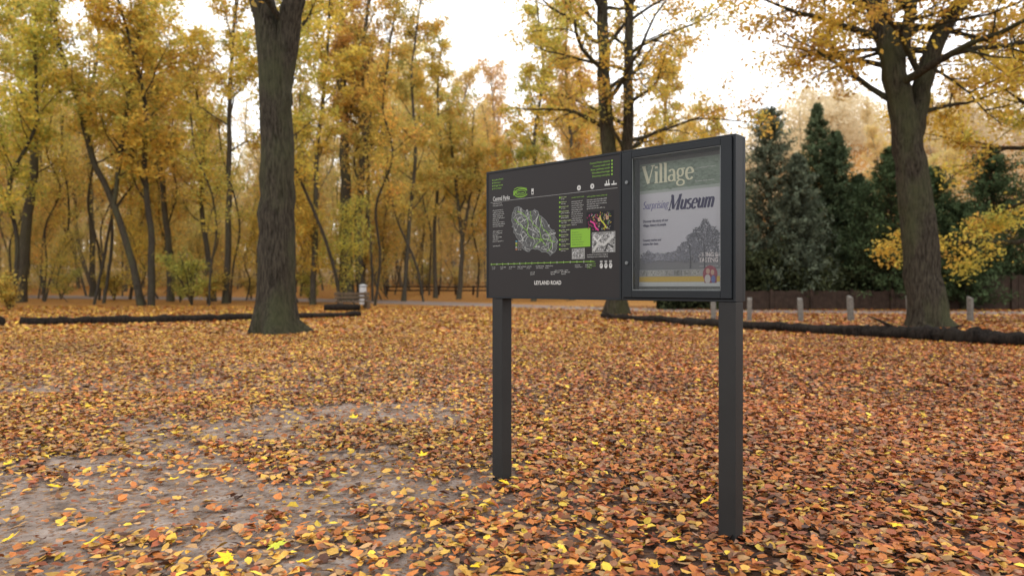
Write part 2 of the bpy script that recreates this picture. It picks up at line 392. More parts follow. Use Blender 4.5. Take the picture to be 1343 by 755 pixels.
cpx(1300,196,43,130,7,(.065,.095,.045),.7); cpx(1375,170,44,140,8,DG,.7); cpx(965,240,47,90,9,DG,.6); cpx(1460,200,45,140,10,DG,.7); cpx(1262,270,41,90,12,DG,.6)
r=rs(9); mb=MB()
n=42000; hx=r.uniform(9,52,n); top=3.2+.8*np.sin(hx*.9)+.6*np.sin(hx*2.3+1)+.3*np.sin(hx*5)
c=np.c_[hx,42.6+r.randn(n)*.55+.4*np.sin(hx*1.3),top*(r.rand(n)**.8)]
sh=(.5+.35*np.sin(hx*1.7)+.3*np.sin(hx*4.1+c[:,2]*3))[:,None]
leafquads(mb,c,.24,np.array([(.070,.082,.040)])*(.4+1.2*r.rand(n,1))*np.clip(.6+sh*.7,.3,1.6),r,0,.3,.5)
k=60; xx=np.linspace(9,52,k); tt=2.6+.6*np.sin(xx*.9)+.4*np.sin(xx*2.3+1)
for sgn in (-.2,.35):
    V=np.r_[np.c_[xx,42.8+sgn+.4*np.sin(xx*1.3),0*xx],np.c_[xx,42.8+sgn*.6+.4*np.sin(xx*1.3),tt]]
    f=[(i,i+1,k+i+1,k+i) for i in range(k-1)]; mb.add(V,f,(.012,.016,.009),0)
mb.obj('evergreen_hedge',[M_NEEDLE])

# wooden boundary fence
M_WOODD=simple('dark_fence_wood',(.050,.033,.025),.85,0,.5,3,.4,spec=.2)
M_WOODG=simple('weathered_wood',(.17,.158,.14),.8,0,.4,8,.5,spec=.2)
def boxm(mb,x0,x1,y0,y1,z0,z1,c=(.5,.5,.5),m=0,taper=0):
    V=[(x0,y0,z0),(x1,y0,z0),(x1,y1,z0),(x0,y1,z0),(x0,y0,z1),(x1,y0,z1),(x1,y1,z1),(x0,y1,z1)]
    mb.add(V,[(0,3,2,1),(4,5,6,7),(0,1,5,4),(1,2,6,5),(2,3,7,6),(3,0,4,7)],c,m)
mb=MB(); x=13.
while x<52:
    w=.16; h=(1.15 if x<26 else 2.1)+r.uniform(-.04,.04); boxm(mb,x,x+w-.015,41.0+r.uniform(-.01,.01),41.03,0.05,h); x+=w
boxm(mb,13,52,41.04,41.10,.45,.55); boxm(mb,13,26,41.04,41.10,.95,1.05); boxm(mb,26,52,41.04,41.10,1.6,1.7)
x=13.
while x<52: boxm(mb,x,x+.14,40.9,40.985,0,1.25 if x<26 else 2.25); x+=2.4
mb.obj('plank_fence',[M_WOODD])

# low rail fence
mb=MB()
fx=np.linspace(-12.8,-2.2,7)
for i,xx in enumerate(fx):
    g=float(gz(xx,70)); tube(mb,[(xx,70,g-.1),(xx+r.randn()*.03,70,g+.95)],[.12,.11],8,(.5,.5,.5),0,.05,i,cap=True)
for z in (.45,.82):
    P=[(xx+(-.1 if i==0 else 0),69.86,float(gz(xx,70))+z+r.randn()*.02) for i,xx in enumerate(fx)]
    tube(mb,P,[.08]*7,7,(.5,.5,.5),0,.05,9,cap=True)
mb.obj('rail_fence',[M_WOODD],(0,))

# bollards
def bollard(x,y,h,s):
    mb=MB(); q=.09; h2=h-.09
    V=[(-q,-q,-.1),(q,-q,-.1),(q,q,-.1),(-q,q,-.1),(-q,-q,h2),(q,-q,h2),(q,q,h),(-q,q,h)]
    mb.add(V,[(0,3,2,1),(4,5,6,7),(0,1,5,4),(1,2,6,5),(2,3,7,6),(3,0,4,7)],(.5,.5,.5))
    boxm(mb,-q-.006,q+.006,-q-.006,q+.006,h2-.26,h2-.2)
    o=mb.obj('wooden_bollard',[M_WOODG]); o.location=(x,y,0); o.rotation_euler=(r.randn()*.03,r.randn()*.04,s)
    b=o.modifiers.new('b','BEVEL'); b.width=.015; b.segments=2
for p in (932,985,1045,1115,1192,1275,1365,1460):
    bollard((p-CX)/F*27.3,27.3+r.uniform(-.4,.4),r.uniform(.97,1.08),r.uniform(-.5,.5))

# bench + bin
def empty(name,loc,rz=0):
    e=bpy.data.objects.new(name,None); scene.collection.objects.link(e); e.location=loc; e.rotation_euler=(0,0,rz); return e
bx=(464-CX)/F*42; be=empty('park_bench',(bx,42,float(gz(bx,42))),.5)
def part(name,boxes,mat,parent,bev=.015):
    mb=MB()
    for b in boxes: boxm(mb,*b)
    o=mb.obj(name,[mat],parent=parent); m=o.modifiers.new('b','BEVEL'); m.width=bev; m.segments=2; return o
M_BENCH=simple('bench_wood',(.10,.065,.035),.75,0,.4,5,.4)
part('seat',[(-1.1,1.1,-.28,-.10,.46,.53),(-1.1,1.1,-.08,.10,.46,.53),(-1.1,1.1,.12,.28,.46,.53)],M_BENCH,be)
part('backrest',[(-1.1,1.1,.33,.39,.66,.82),(-1.1,1.1,.36,.42,.88,1.05)],M_BENCH,be)
for i,xx in enumerate((-.85,.85)):
    part('leg_%d'%(i+1),[(xx-.1,xx+.1,-.3,-.14,0,.455),(xx-.1,xx+.1,.14,.325,0,.455),(xx-.06,xx+.06,.425,.5,0,1.1)],M_BENCH,be)
mb=MB(); lb=(446-CX)/F*39; tube(mb,[(lb-.9,39,.22),(lb,39.1,.24),(lb+1.1,39.2,.22)],[.18,.2,.18],12,(.5,.5,.5),0,.05,3,cap=True); mb.obj('log_seat',[M_LOG],(0,))
M_BIN=simple('bin_galvanised',(.50,.51,.52),.45,.1,.15,5)
bi=empty('litter_bin',((476-CX)/F*44.5,44.5,0)); bi.location.z=float(gz(bi.location.x,44.5))
mb=MB(); tube(mb,[(0,0,.25),(0,0,.3),(0,0,1.35),(0,0,1.38)],[.20,.22,.23,.21],20,(.5,.5,.5),cap=True); mb.obj('body',[M_BIN],(),bi)
mb=MB(); tube(mb,[(0,0,1.45),(0,0,1.5),(0,0,1.56)],[.26,.24,.10],20,(.5,.5,.5),cap=True); mb.obj('lid',[M_BIN],(),bi)
mb=MB(); tube(mb,[(0,.2,-.05),(0,.2,1.47)],[.04,.04],8,(.5,.5,.5)); mb.obj('post',[M_WOODD],(),bi)

# fallen logs
def log(name,pts,r0,r1,seed,tw=6):
    r=rs(seed); mb=MB(); P=resample(pts,40); P[:,2]+=r.randn(40)*.02; P[:,1]+=r.randn(40)*.04
    rad=np.linspace(r0,r1,40)*(1+.10*r.randn(40)); tube(mb,P,rad,14,(.5,.5,.5),0,.12,seed,cap=True)
    for i in range(tw):
        k=r.randint(3,38); d=nrm(np.array([r.randn(),r.randn()*.7,abs(r.randn())*.35+.1])); L=r.uniform(.3,1.0)
        tube(mb,[P[k],P[k]+d*L*.5,P[k]+d*L+np.array([0,0,-.05])],[r1*.35,r1*.2,r1*.08],5,(.5,.5,.5))
    return mb.obj(name,[M_LOG],(0,))
log('fallen_log',[(-17.6,24.6,.13),(-14,26,.14),(-10.5,28.6,.15),(-7.0,31.5,.13)],.17,.13,1)
log('fallen_log',[(-25,23.9,.15),(-21,24.3,.15),(-18.2,24.5,.16)],.19,.2,2,2)
log('fallen_log',[(3.95,30,.12),(5.5,26.6,.13),(6.95,23.3,.14),(8.6,20.6,.16),(9.7,19,.16)],.13,.17,3,7)
log('fallen_log',[(9.3,19.5,.15),(10.6,17.9,.18),(11.5,16.5,.17)],.16,.2,4,5)
log('fallen_log',[(11.3,16.6,.14),(12.3,15.8,.16),(14.5,14.9,.15),(17,14,.15)],.17,.13,5,4)

# ------------------------------------------------------------------ ground, path
road=np.array([(75,33),(50,35),(25,36.5),(10,40),(2,47),(-6,54),(-18,60),(-45,66),(-80,70)],float)
RP=resample(np.c_[road,np.zeros(len(road))],160)[:,:2]
def droad(x,y):
    p=np.stack([x,y],-1); out=np.full(len(p),1e9)
    for i in range(0,160,2): out=np.minimum(out,np.hypot(p[:,0]-RP[i,0],p[:,1]-RP[i,1]))
    return out
xs=np.r_[np.arange(-900,-120,60),np.arange(-120,180,4.),np.arange(180,901,60)]
ys=np.r_[np.arange(-120,-20,25),np.arange(-20,30,5.),np.arange(30,200,2.5),np.arange(200,1001,50)]
GX,GY=np.meshgrid(xs,ys); GZ=gz(GX,GY); nx=len(xs)
f=np.array([(j*nx+i,j*nx+i+1,(j+1)*nx+i+1,(j+1)*nx+i) for j in range(len(ys)-1) for i in range(nx-1)])
m,nt,o=newmat('leaf_litter_ground')
geo=N(nt,'ShaderNodeNewGeometry'); P=geo.outputs['Position']
vo=N(nt,'ShaderNodeTexVoronoi'); vo.inputs['Scale'].default_value=17; nt.links.new(P,vo.inputs['Vector'])
sep=N(nt,'ShaderNodeSeparateColor'); nt.links.new(vo.outputs['Color'],sep.inputs[0])
lit=ramp(nt,sep.outputs[0],[(0,(.08,.038,.02)),(.25,(.25,.10,.032)),(.5,(.42,.19,.045)),(.75,(.52,.28,.06)),(1,(.58,.37,.09))])
big=noise(nt,.35,4,P); lit=mixc(nt,ramp(nt,big,[(.3,(.0,.0,.0)),(.62,(.55,.55,.55))]),lit,(.36,.17,.065))
n1=noise(nt,5,6,P,.7); soil=ramp(nt,n1,[(.3,(.11,.082,.066)),(.5,(.25,.195,.162)),(.7,(.40,.33,.285))])
v3=N(nt,'ShaderNodeTexVoronoi'); v3.inputs['Scale'].default_value=45; nt.links.new(P,v3.inputs['Vector'])
s3=N(nt,'ShaderNodeSeparateColor'); nt.links.new(v3.outputs['Color'],s3.inputs[0])
soil=mixc(nt,ramp(nt,s3.outputs[1],[(.72,(0,0,0)),(.74,(.7,.7,.7))]),soil,ramp(nt,s3.outputs[0],[(0,(.06,.03,.018)),(.6,(.26,.12,.05)),(1,(.42,.24,.09))]))
sx=N(nt,'ShaderNodeSeparateXYZ'); nt.links.new(P,sx.inputs[0])
mr=N(nt,'ShaderNodeMapRange'); mr.inputs['From Min'].default_value=9; mr.inputs['From Max'].default_value=22; nt.links.new(sx.outputs['Y'],mr.inputs['Value'])
mx_=N(nt,'ShaderNodeMapRange'); mx_.inputs['From Min'].default_value=-.8; mx_.inputs['From Max'].default_value=.8; nt.links.new(sx.outputs['X'],mx_.inputs['Value'])
soil=mixc(nt,mx_.outputs[0],soil,mixc(nt,1.0,soil,(.36,.28,.25),'MULTIPLY'))
col=mixc(nt,mr.outputs[0],soil,lit)
pr(nt,o,col,.9,0,bump(nt,noise(nt,25,5,P,.7),.8,.03),.1); M_GROUND=m
mb=MB(); mb.add(np.stack([GX,GY,GZ],-1).reshape(-1,3),f,(.5,.5,.5)); mb.obj('ground',[M_GROUND],(0,))

m,nt,o=newmat('path_asphalt'); geo=N(nt,'ShaderNodeNewGeometry'); P=geo.outputs['Position']
asp=ramp(nt,noise(nt,1.2,5,P),[(.3,(.17,.145,.14)),(.7,(.25,.215,.21))])
vo=N(nt,'ShaderNodeTexVoronoi'); vo.inputs['Scale'].default_value=9; nt.links.new(P,vo.inputs['Vector'])
sep=N(nt,'ShaderNodeSeparateColor'); nt.links.new(vo.outputs['Color'],sep.inputs[0])
col=mixc(nt,ramp(nt,sep.outputs[1],[(.80,(0,0,0)),(.82,(1,1,1))]),asp,(.36,.19,.08)); pr(nt,o,col,.75); M_PATH=m
t=nrm(np.gradient(RP,axis=0)); nn=np.c_[-t[:,1],t[:,0]]; mb=MB(); V=[]
for w in (-2.6,0,2.6):
    q=RP+nn*w; V.append(np.c_[q,gz(q[:,0],q[:,1])+.02])
V=np.concatenate(V); f=[(k*160+i,k*160+i+1,(k+1)*160+i+1,(k+1)*160+i) for k in range(2) for i in range(159)]
mb.add(V,f,(.5,.5,.5)); mb.obj('path',[M_PATH])

# fallen leaves
def n2(x,y,s,sd):
    r=rs(sd); o=0
    for i in range(7):
        a=r.rand()*6.28; k=s*(.6+1.6*r.rand()); o=o+np.sin(k*(x*math.cos(a)+y*math.sin(a))+r.rand()*6.28+1.3*np.sin(k*.7*(x*math.sin(a)-y*math.cos(a))))
    return o/7*1.6
def bare(x,y):
    g=lambda a,b,sa,sb: np.exp(-((x-a)/sa)**2-((y-b)/sb)**2)
    b=1.15*g(-2.7,3.9,1.7,.9)+.95*g(-3.2,6.2,1.5,1.1)+.95*g(-1.1,4.7,1.3,.9)+.85*g(.1,3.4,.9,.5)+.6*g(-1.5,7.4,1.8,1.3)+.5*g(-6,9,3,1.4)+.35*g(-4,12,3,1.2)
    return np.clip(b*(.75+.8*n2(x,y,2.0,3)+.7*n2(x,y,6,5)+.3*n2(x,y,15,6)),0,.88)
LP={'rust':(.40,.100,.030),'orange':(.60,.190,.034),'tan':(.50,.28,.11),'gold':(.70,.39,.06),'yel':(.88,.60,.05),'dark':(.095,.040,.024),'pink':(.45,.23,.13),'brn':(.27,.115,.048)}
def lcol(x,y,r):
    ks=['rust','orange','tan','gold','yel','dark','pink','brn']
    L=np.array([.09,.24,.17,.24,.055,.07,.05,.11]); R=np.array([.25,.36,.08,.08,.015,.08,.05,.10]); Fa=np.array([.05,.25,.13,.39,.08,.04,.02,.05])
    s=smooth((x/np.maximum(y,3)+.25+.15*n2(x,y,.8,8))/.65)[:,None]; w=L*(1-s)+R*s; fa=smooth((y-6)/18)[:,None]*(1-.5*s); w=w*(1-fa)+Fa*fa
    c=np.cumsum(w/w.sum(1,keepdims=True),1); i=(r.rand(len(x),1)>c).sum(1).clip(0,7)
    C=np.array([LP[k] for k in ks])[i]; return C*(.58+.64*r.rand(len(x),1))*(.93+.18*n2(x,y,1.3,12))[:,None]
def litter(mb,N_,y0,y1,size,r,stack):
    y=np.sqrt(r.rand(N_)*(y1*y1-y0*y0)+y0*y0); x=(r.rand(N_)*2-1)*(.86*y+1.2)
    k=r.rand(N_)>bare(x,y)
    dark=n2(x,y,.9,21); k&=~((dark>.75)&(r.rand(N_)<.5)&(y>6))
    dr=droad(x,y); k&=~((dr<2.8)&(r.rand(N_)<.9)); x=x[k];y=y[k];n=len(x)
    ang=r.rand(n)*6.283; tilt=.24; nn_=nrm(np.c_[r.randn(n)*tilt,r.randn(n)*tilt,np.ones(n)])
    u=nrm(np.cross(nn_,np.c_[np.cos(ang),np.sin(ang),np.zeros(n)])); v=np.cross(nn_,u)
    s=(size*(.4+1.0*r.rand(n)))[:,None]; w=s*(.24+.18*r.rand(n,1)); fold=w*(r.rand(n,1)*1.0-.25); curl=s*(r.rand(n,1)*.3-.08)
    c=np.c_[x,y,gz(x,y)+.012+stack*r.rand(n)]
    A=c-u*s*.5+nn_*curl*.5;B=c+u*s*.5+nn_*curl
    V=np.stack([A,c-u*s*.18+v*w+nn_*fold,c+u*s*.2+v*w*.85+nn_*fold,B,c+u*s*.2-v*w*.85+nn_*fold,c-u*s*.18-v*w+nn_*fold],1).reshape(-1,3)
    V[:,2]=np.maximum(V[:,2],gz(V[:,0],V[:,1])+.003)
    q=np.arange(n)[:,None]*6; Fc=np.concatenate([q+np.array([0,3,2,1]),q+np.array([0,5,4,3])])
    mb.add(V,Fc,np.repeat(lcol(x,y,r),6,axis=0))
r=rs(77); mb=MB()
litter(mb,110000,2.2,9,.058,r,.022); litter(mb,145000,9,20,.070,r,.03); litter(mb,130000,20,48,.14,r,.04)
mb.obj('fallen_leaves',[M_LITTER])
def maple(mb,x,y,s,a,col,r):
    pts=[]
    prof=[(-90,.12),(-60,.3),(-28,.30),(-10,.62),(8,.36),(22,.52),(38,.95),(52,.62),(66,.45),(76,.7),(90,1.05),(104,.7),(114,.45),(128,.62),(142,.95),(158,.52),(172,.36),(190,.62),(208,.30),(240,.3)]
    t1,t2=r.randn(2)*.2
    for d,q in prof:
        d=math.radians(d)+a; xx=math.cos(d)*q*s; yy=math.sin(d)*q*s; pts.append((x+xx,y+yy,.05+.25*s*q*q*r.rand()+t1*xx+t2*yy))
    V=[(x,y,.045)]+pts; n=len(pts); Fc=[(0,1+i,1+(i+1)%n,1+(i+2)%n) for i in range(0,n,2)]
    V=np.array(V); V[:,2]=np.maximum(V[:,2],.03); mb.add(V,Fc,col)
mb=MB(); r=rs(4)
for (p,q) in [(363,718),(608,660),(880,713),(120,715),(465,550),(1087,642),(1177,692),(705,577),(225,632),(10,712),(90,594),(922,662),(935,635),(665,637),(715,553),(68,641),(780,585),(620,748),(300,735),(395,742),(8,612),(555,600)]:
    d=1260/(q-HY)*.98; maple(mb,(p-CX)/F*d,d,r.uniform(.052,.078),r.rand()*6.28,np.array((1.0,.66,.02))*r.uniform(.85,1.0) if r.rand()<.85 else np.array((.60,.62,.05)),r)
for i in range(300):
    y=math.sqrt(r.uniform(9,300)); x=r.uniform(-1,.7)*(.85*y+1); maple(mb,x,y,r.uniform(.026,.052),r.rand()*6.28,np.array((.92,.58,.04))*r.uniform(.6,1.1),r)
mb.obj('fallen_maple_leaves',[M_MAPLE])

# ------------------------------------------------------------------ SIGN
sg=empty('park_notice_board',(-.186,5.001,0),math.atan2(-.672,.741))
M_FR=simple('powder_coated_frame',(.014,.017,.020),.5,.0,.16,3,.15,400,.25)
M_POST=simple('powder_coated_post',(.023,.023,.0225),.55,.0,.22,2.5,.15,300,.25)
M_FACE=simple('map_panel_face',(.021,.0185,.0185),.5,.0,.08,2,spec=.25)
M_ALU=simple('aluminium_trim',(.16,.17,.17),.4,.6,.1,8)
M_IN=simple('case_inner',(.05,.052,.05),.6,0,.1,4)
Z0=1.317;Z1=2.233;W=1.892
def sp(name,boxes,mat,bev=.002): return part(name,boxes,mat,sg,bev)
sp('left_post',[(.054,.154,.004,.104,-.3,Z0-.001)],M_POST,.004)
sp('right_post',[(W-.102,W-.002,.004,.104,-.3,Z0-.001)],M_POST,.004)
sp('cabinet_back',[(0,W,.095,.13,Z0,Z1)],M_FR,.004)
sp('map_section_body',[(.0,1.158,.008,.0945,Z0,Z1)],M_FR,.002)
sp('map_panel_frame',[(0,.014,-.002,.0075,Z0,Z1),(1.146,1.158,-.002,.0075,Z0,Z1),(.0145,1.1455,-.002,.0075,Z0,Z0+.013),(.0145,1.1455,-.002,.0075,Z1-.015,Z1)],M_FR,.0015)
sp('map_panel',[(.0145,1.1455,.002,.0078,Z0+.0135,Z1-.0155)],M_FACE,.0005)
sp('case_rim',[(1.160,1.175,0,.0945,Z0,Z1),(W-.015,W,0,.0945,Z0,Z1),(1.1755,W-.0155,0,.0945,Z0,Z0+.015),(1.1755,W-.0155,0,.0945,Z1-.015,Z1)],M_FR)
a,b=1.178,W-.018; g0,g1=1.240,1.810; z0,z1=Z0+.018,Z1-.018; h0,h1=Z0+.060,Z0+.862
sp('door_frame',[(a,g0,-.014,.02,z0,z1),(g1,b,-.014,.02,z0,z1),(g0+.0003,g1-.0003,-.014,.02,z0,h0),(g0+.0003,g1-.0003,-.014,.02,h1,z1)],M_FR,.003)
sp('glass_trim',[(g0+.0005,g0+.005,-.008,.012,h0,h1),(g1-.005,g1-.0005,-.008,.012,h0,h1),(g0+.0055,g1-.0055,-.008,.012,h0+.0005,h0+.007),(g0+.0055,g1-.0055,-.008,.012,h1-.005,h1-.0005)],M_ALU,.001)
sp('case_inner_walls',[(1.19,1.233,.021,.09,z0,z1),(1.807,1.86,.021,.09,z0,z1),(1.2335,1.8065,.021,.09,z0,Z0+.062),(1.2335,1.8065,.021,.09,Z0+.858,z1)],M_IN,.001)
sp('case_back_board',[(1.2335,1.8065,.088,.094,Z0+.063,Z0+.857)],simple('back_board',(.12,.12,.11),.7),.0005)
for i,v in enumerate((.717,.228)):
    mb=MB(); tube(mb,[(1.209,-.014,Z0+v),(1.209,-.022,Z0+v)],[.011,.010],16,(.5,.5,.5),cap=True); mb.obj('lock_%d'%(i+1),[M_ALU],(),sg)
m,nt,o=newmat('case_glass'); gl=N(nt,'ShaderNodeBsdfGlossy'); gl.inputs['Roughness'].default_value=.03; tr=N(nt,'ShaderNodeBsdfTransparent'); tr.inputs[0].default_value=(.94,.96,.95,1)
fr=N(nt,'ShaderNodeFresnel'); fr.inputs[0].default_value=1.4; mx=N(nt,'ShaderNodeMixShader'); nt.links.new(fr.outputs[0],mx.inputs[0]); nt.links.new(tr.outputs[0],mx.inputs[1]); nt.links.new(gl.outputs[0],mx.inputs[2]); nt.links.new(mx.outputs[0],o.inputs[0])
mb=MB(); mb.add([(g0+.006,.003,h0+.006),(g1-.006,.003,h0+.006),(g1-.006,.003,h1-.006),(g0+.006,.003,h1-.006)],[(0,1,2,3)],(1,1,1)); mb.obj('door_glass',[m],(),sg)

# printed artwork
class Art:
    def __init__(s,y): s.mb=MB(); s.y=y; s.k=0
    def yy(s): s.k+=1; return s.y-.0000012*s.k
    def rect(s,a,b,c,d,col,lay=0):
        y=s.yy()-lay*.0004; s.mb.add([(a,y,Z0+c),(b,y,Z0+c),(b,y,Z0+d),(a,y,Z0+d)],[(0,1,2,3)],col)
    def rib(s,P,w,col,lay=0,nib=None,shear=0):
        P=np.asarray(P,float); t=nrm(np.gradient(P,axis=0)); n=np.c_[-t[:,1],t[:,0]]
        ww=np.full(len(P),w) if nib is None else nib+(w-nib)*np.abs(t[:,1])**1.2
        ww=np.asarray(ww)[:,None]/2; L=P-n*ww;R=P+n*ww; Q=np.r_[L,R]; y=s.yy()-lay*.0004
        k=len(P); V=np.c_[Q[:,0],np.full(2*k,y),Z0+Q[:,1]]
        s.mb.add(V,[(i,i+1,k+i+1,k+i) for i in range(k-1)],col)
    def blob(s,P,col,lay=0):
        c=np.mean(P,0); n=len(P); y=s.yy()-lay*.0004; Q=np.r_[[c],P]
        s.mb.add(np.c_[Q[:,0],np.full(n+1,y),Z0+Q[:,1]],[(0,1+i,1+(i+1)%n,1+(i+2)%n) for i in range(0,n,2)],col)
def arc(cx,cy,rx,ry,a0,a1,n=14):
    t=np.radians(np.linspace(a0,a1,n)); return np.c_[cx+rx*np.cos(t),cy+ry*np.sin(t)]
def ln(*p): return np.array(p,float)
G={}
G['V']=(.62,[(ln((.06,.70),(.32,.0)),1),(ln((.32,.0),(.56,.70)),.35)],[(-.04,.18,.70),(.46,.66,.70)])
G['i']=(.24,[(ln((.12,.44),(.12,0)),.8),(ln((.12,.66),(.12,.57)),.9)],[(.02,.22,0),(.03,.12,.44)])
G['l']=(.24,[(ln((.12,.74),(.12,0)),.8)],[(.02,.22,0),(.03,.12,.74)])
G['a']=(.44,[(arc(.19,.12,.14,.12,20,340),.7),(np.r_[ln((.33,0)),ln((.33,.30)),arc(.2,.32,.13,.13,0,150)],.75)],[(.33,.42,0)])
G['g']=(.46,[(arc(.2,.30,.14,.15,0,360,20),.65),(arc(.21,-.10,.18,.11,0,360,20),.6),(ln((.12,.17),(.07,.09),(.14,.03),(.34,0)),.6)],[(.3,.44,.44)])
G['e']=(.44,[(np.r_[arc(.21,.22,.17,.23,5,320,22)],.75)],[(.05,.38,.24)])
G['M']=(.92,[(ln((.12,0),(.12,.70)),.35),(ln((.12,.70),(.42,.04)),1),(ln((.42,.04),(.76,.70)),.35),(ln((.76,.70),(.76,0)),1)],[(.0,.22,0),(.64,.9,0),(.02,.16,.70),(.72,.88,.70)])
G['u']=(.52,[(np.r_[ln((.11,.45),(.11,.16)),arc(.24,.15,.13,.14,180,330)],.9),(ln((.40,.45),(.40,0)),.9)],[(.02,.11,.45),(.32,.40,.45),(.40,.5,0)])
G['s']=(.38,[(np.r_[arc(.18,.34,.12,.11,40,230,10),arc(.18,.11,.14,.115,60,-150,12)],.8)],[])
G['m']=(.76,[(ln((.11,.45),(.11,0)),.9),(np.r_[arc(.245,.31,.13,.13,160,0,9),ln((.375,0))],.9),(np.r_[arc(.51,.31,.13,.13,160,0,9),ln((.64,0))],.9)],[(.02,.2,0),(.3,.45,0),(.56,.73,0),(.02,.11,.45)])
G['r']=(.36,[(ln((.11,.45),(.11,0)),.8),(arc(.24,.3,.13,.14,160,40,8),.6)],[(.02,.2,0)])
G['p']=(.48,[(ln((.11,.45),(.11,-.2)),.8),(arc(.24,.22,.15,.22,150,-150,16),.7)],[(.02,.2,-.2)])
G['n']=(.5,[(ln((.11,.45),(.11,0)),.8),(np.r_[arc(.25,.31,.13,.13,160,0,9),ln((.38,0))],.8)],[(.02,.2,0),(.3,.47,0)])
G['S']=(.5,[(np.r_[arc(.23,.53,.16,.17,40,230,10),arc(.23,.19,.19,.18,60,-150,12)],.9)],[])
def serif(art,text,x,v,size,col,thick=.11,thin=.035,shear=0,lay=0,xs=1.0):
    for ch in text:
        w,st,se=G[ch]
        tf=lambda P: np.c_[x+(P[:,0]*xs+shear*P[:,1])*size,v+P[:,1]*size]
        for P,k in st:
            if len(P)==2: P=np.array([P[0],(P[0]+P[1])/2,P[1]])
            art.rib(tf(P),max(thick*k,thin)*size,col,lay,nib=thin*size)
        for s0,s1,y0 in se: art.rib(tf(ln((s0,y0),(s1,y0))),thin*size*1.1,col,lay)
        x+=w*size*xs
    return x
textmats={}; PAR=sg
def txt(body,w,v,size,col,y,align='LEFT',shear=0,bold=0,name='lettering',sx=1,sp_=1.0):
    cu=bpy.data.curves.new(name,'FONT'); cu.body=body; cu.size=size; cu.align_x=align; cu.shear=shear; cu.offset=bold; cu.space_line=sp_
    cu.resolution_u=2
    o=bpy.data.objects.new(name,cu); scene.collection.objects.link(o); o.parent=PAR; o.location=(w,y,Z0+v); o.rotation_euler=(math.pi/2,0,0); o.scale=(sx,1,1)
    if col not in textmats: textmats[col]=simple('ink_%d'%len(textmats),col,.5,0,.03)
    cu.materials.append(textmats[col]); return o
WH=(.50,.50,.48); GR=(.19,.38,.035)
art=Art(.0012); r=rs(3)
words='the park is home to many ancient oak and beech trees which stand along old woodland paths near meadow pond wildlife garden walks open daily bridge river hall gardens history routes visitor area please keep dogs on leads around play'.split()
def block(w0,w1,v1,v0,size,col=WH,wc=5,ls=1.25):
    nl=max(1,int((v1-v0)/(size*ls))); 
    for i in range(nl):
        n=max(3,int((w1-w0)/(size*.52))); s=''
        while len(s)<n: s+=words[r.randint(len(words))]+' '
        s=s[:n].strip() if r.rand()>.18 else s[:int(n*.6)].strip()
        txt(s,w0,v1-size-i*size*ls,size,col,0.0006)
for i in range(4):
    v=.852-i*.021
    art.rect(.058,.066,v-.005,v+.003,GR); txt(['Leyland Road','Park Lane','Bridge Street','West Gate'][i],.072,v-.006,.017,GR,.0006)
for i in range(5):
    v=.868-i*.021
    art.rect(1.084,1.095,v-.007,v+.004,GR); txt(['Central Parks visitors','Country walk trail','River pathway south','Woodland heritage','Discovery and play'][i],1.074,v-.006,.0175,GR,.0006,'RIGHT')
txt('Central Parks',.064,.70,.044,WH,.0006,bold=.0006,sx=.68)
art.rib(arc(.335,.735,.062,.028,25,335,26),.006,GR,0); art.rib(arc(.335,.735,.045,.017,0,360,20),.004,GR,1)
serif(art,'pr',.262,.735,.045,GR,.2,.08); art.rib(ln((.27,.765),(.30,.775),(.34,.772),(.39,.76)),.005,GR,2)
txt('visit parks',.300,.729,.016,GR,.0004,bold=.0004)
art.rect(.43,.45,.715,.755,WH); art.rect(.434,.446,.722,.735,(.03,.03,.03),1)
art.rib(ln((.04,.690),(.25,.694),(.7,.694),(1.13,.694)),.0022,(.33,.33,.32))
block(.064,.26,.688,.655,.0115); block(.064,.205,.64,.50,.0115); block(.064,.19,.49,.40,.0115); block(.064,.15,.385,.365,.0115)
# map
mp=[(.255,.60),(.30,.63),(.36,.615),(.42,.60),(.47,.61),(.50,.57),(.56,.53),(.60,.47),(.64,.44),(.655,.38),(.645,.32),(.60,.30),(.55,.315),(.50,.33),(.44,.345),(.40,.33),(.34,.37),(.30,.42),(.27,.47),(.25,.54)]
mpp=resample(np.c_[np.array(mp+mp[:1]),np.zeros(21)],61)[:60,:2]
mpp=mpp+rs(8).randn(60,2)*.005
art.blob(mpp,(.075,.078,.078)); art.rib(np.r_[mpp,mpp[:1]],.003,(.22,.23,.23),1)
from math import sin,cos
def inside(p):
    x,y=p; c=False; n=len(mpp); j=n-1
    for i in range(n):
        xi,yi=mpp[i];xj,yj=mpp[j]
        if (yi>y)!=(yj>y) and x<(xj-xi)*(y-yi)/(yj-yi)+xi: c=not c
        j=i
    return c
for i in range(190):
    p=np.array([r.uniform(.26,.65),r.uniform(.31,.62)]); a=r.choice([.5,2.1,1.2,-.4])+r.randn()*.25; P=[]
    for k in range(r.randint(5,13)):
        if not inside(p): break
        P.append(p.copy()); a+=r.randn()*.22; p=p+.008*np.array([cos(a),sin(a)])
    if len(P)>3: art.rib(P,r.choice([.0018,.0025,.0034]),[(.40,.41,.40),(.20,.21,.21),(.50,.50,.48),(.28,.29,.28),(.04,.04,.04)][r.randint(5)],2)
for i in range(80):
    p=np.array([r.uniform(.26,.65),r.uniform(.31,.62)])
    if inside(p): q=r.choice([.15,.3,.05]); art.rect(p[0],p[0]+r.uniform(.006,.02),p[1],p[1]+r.uniform(.006,.014),(q,q*1.02,q),1)
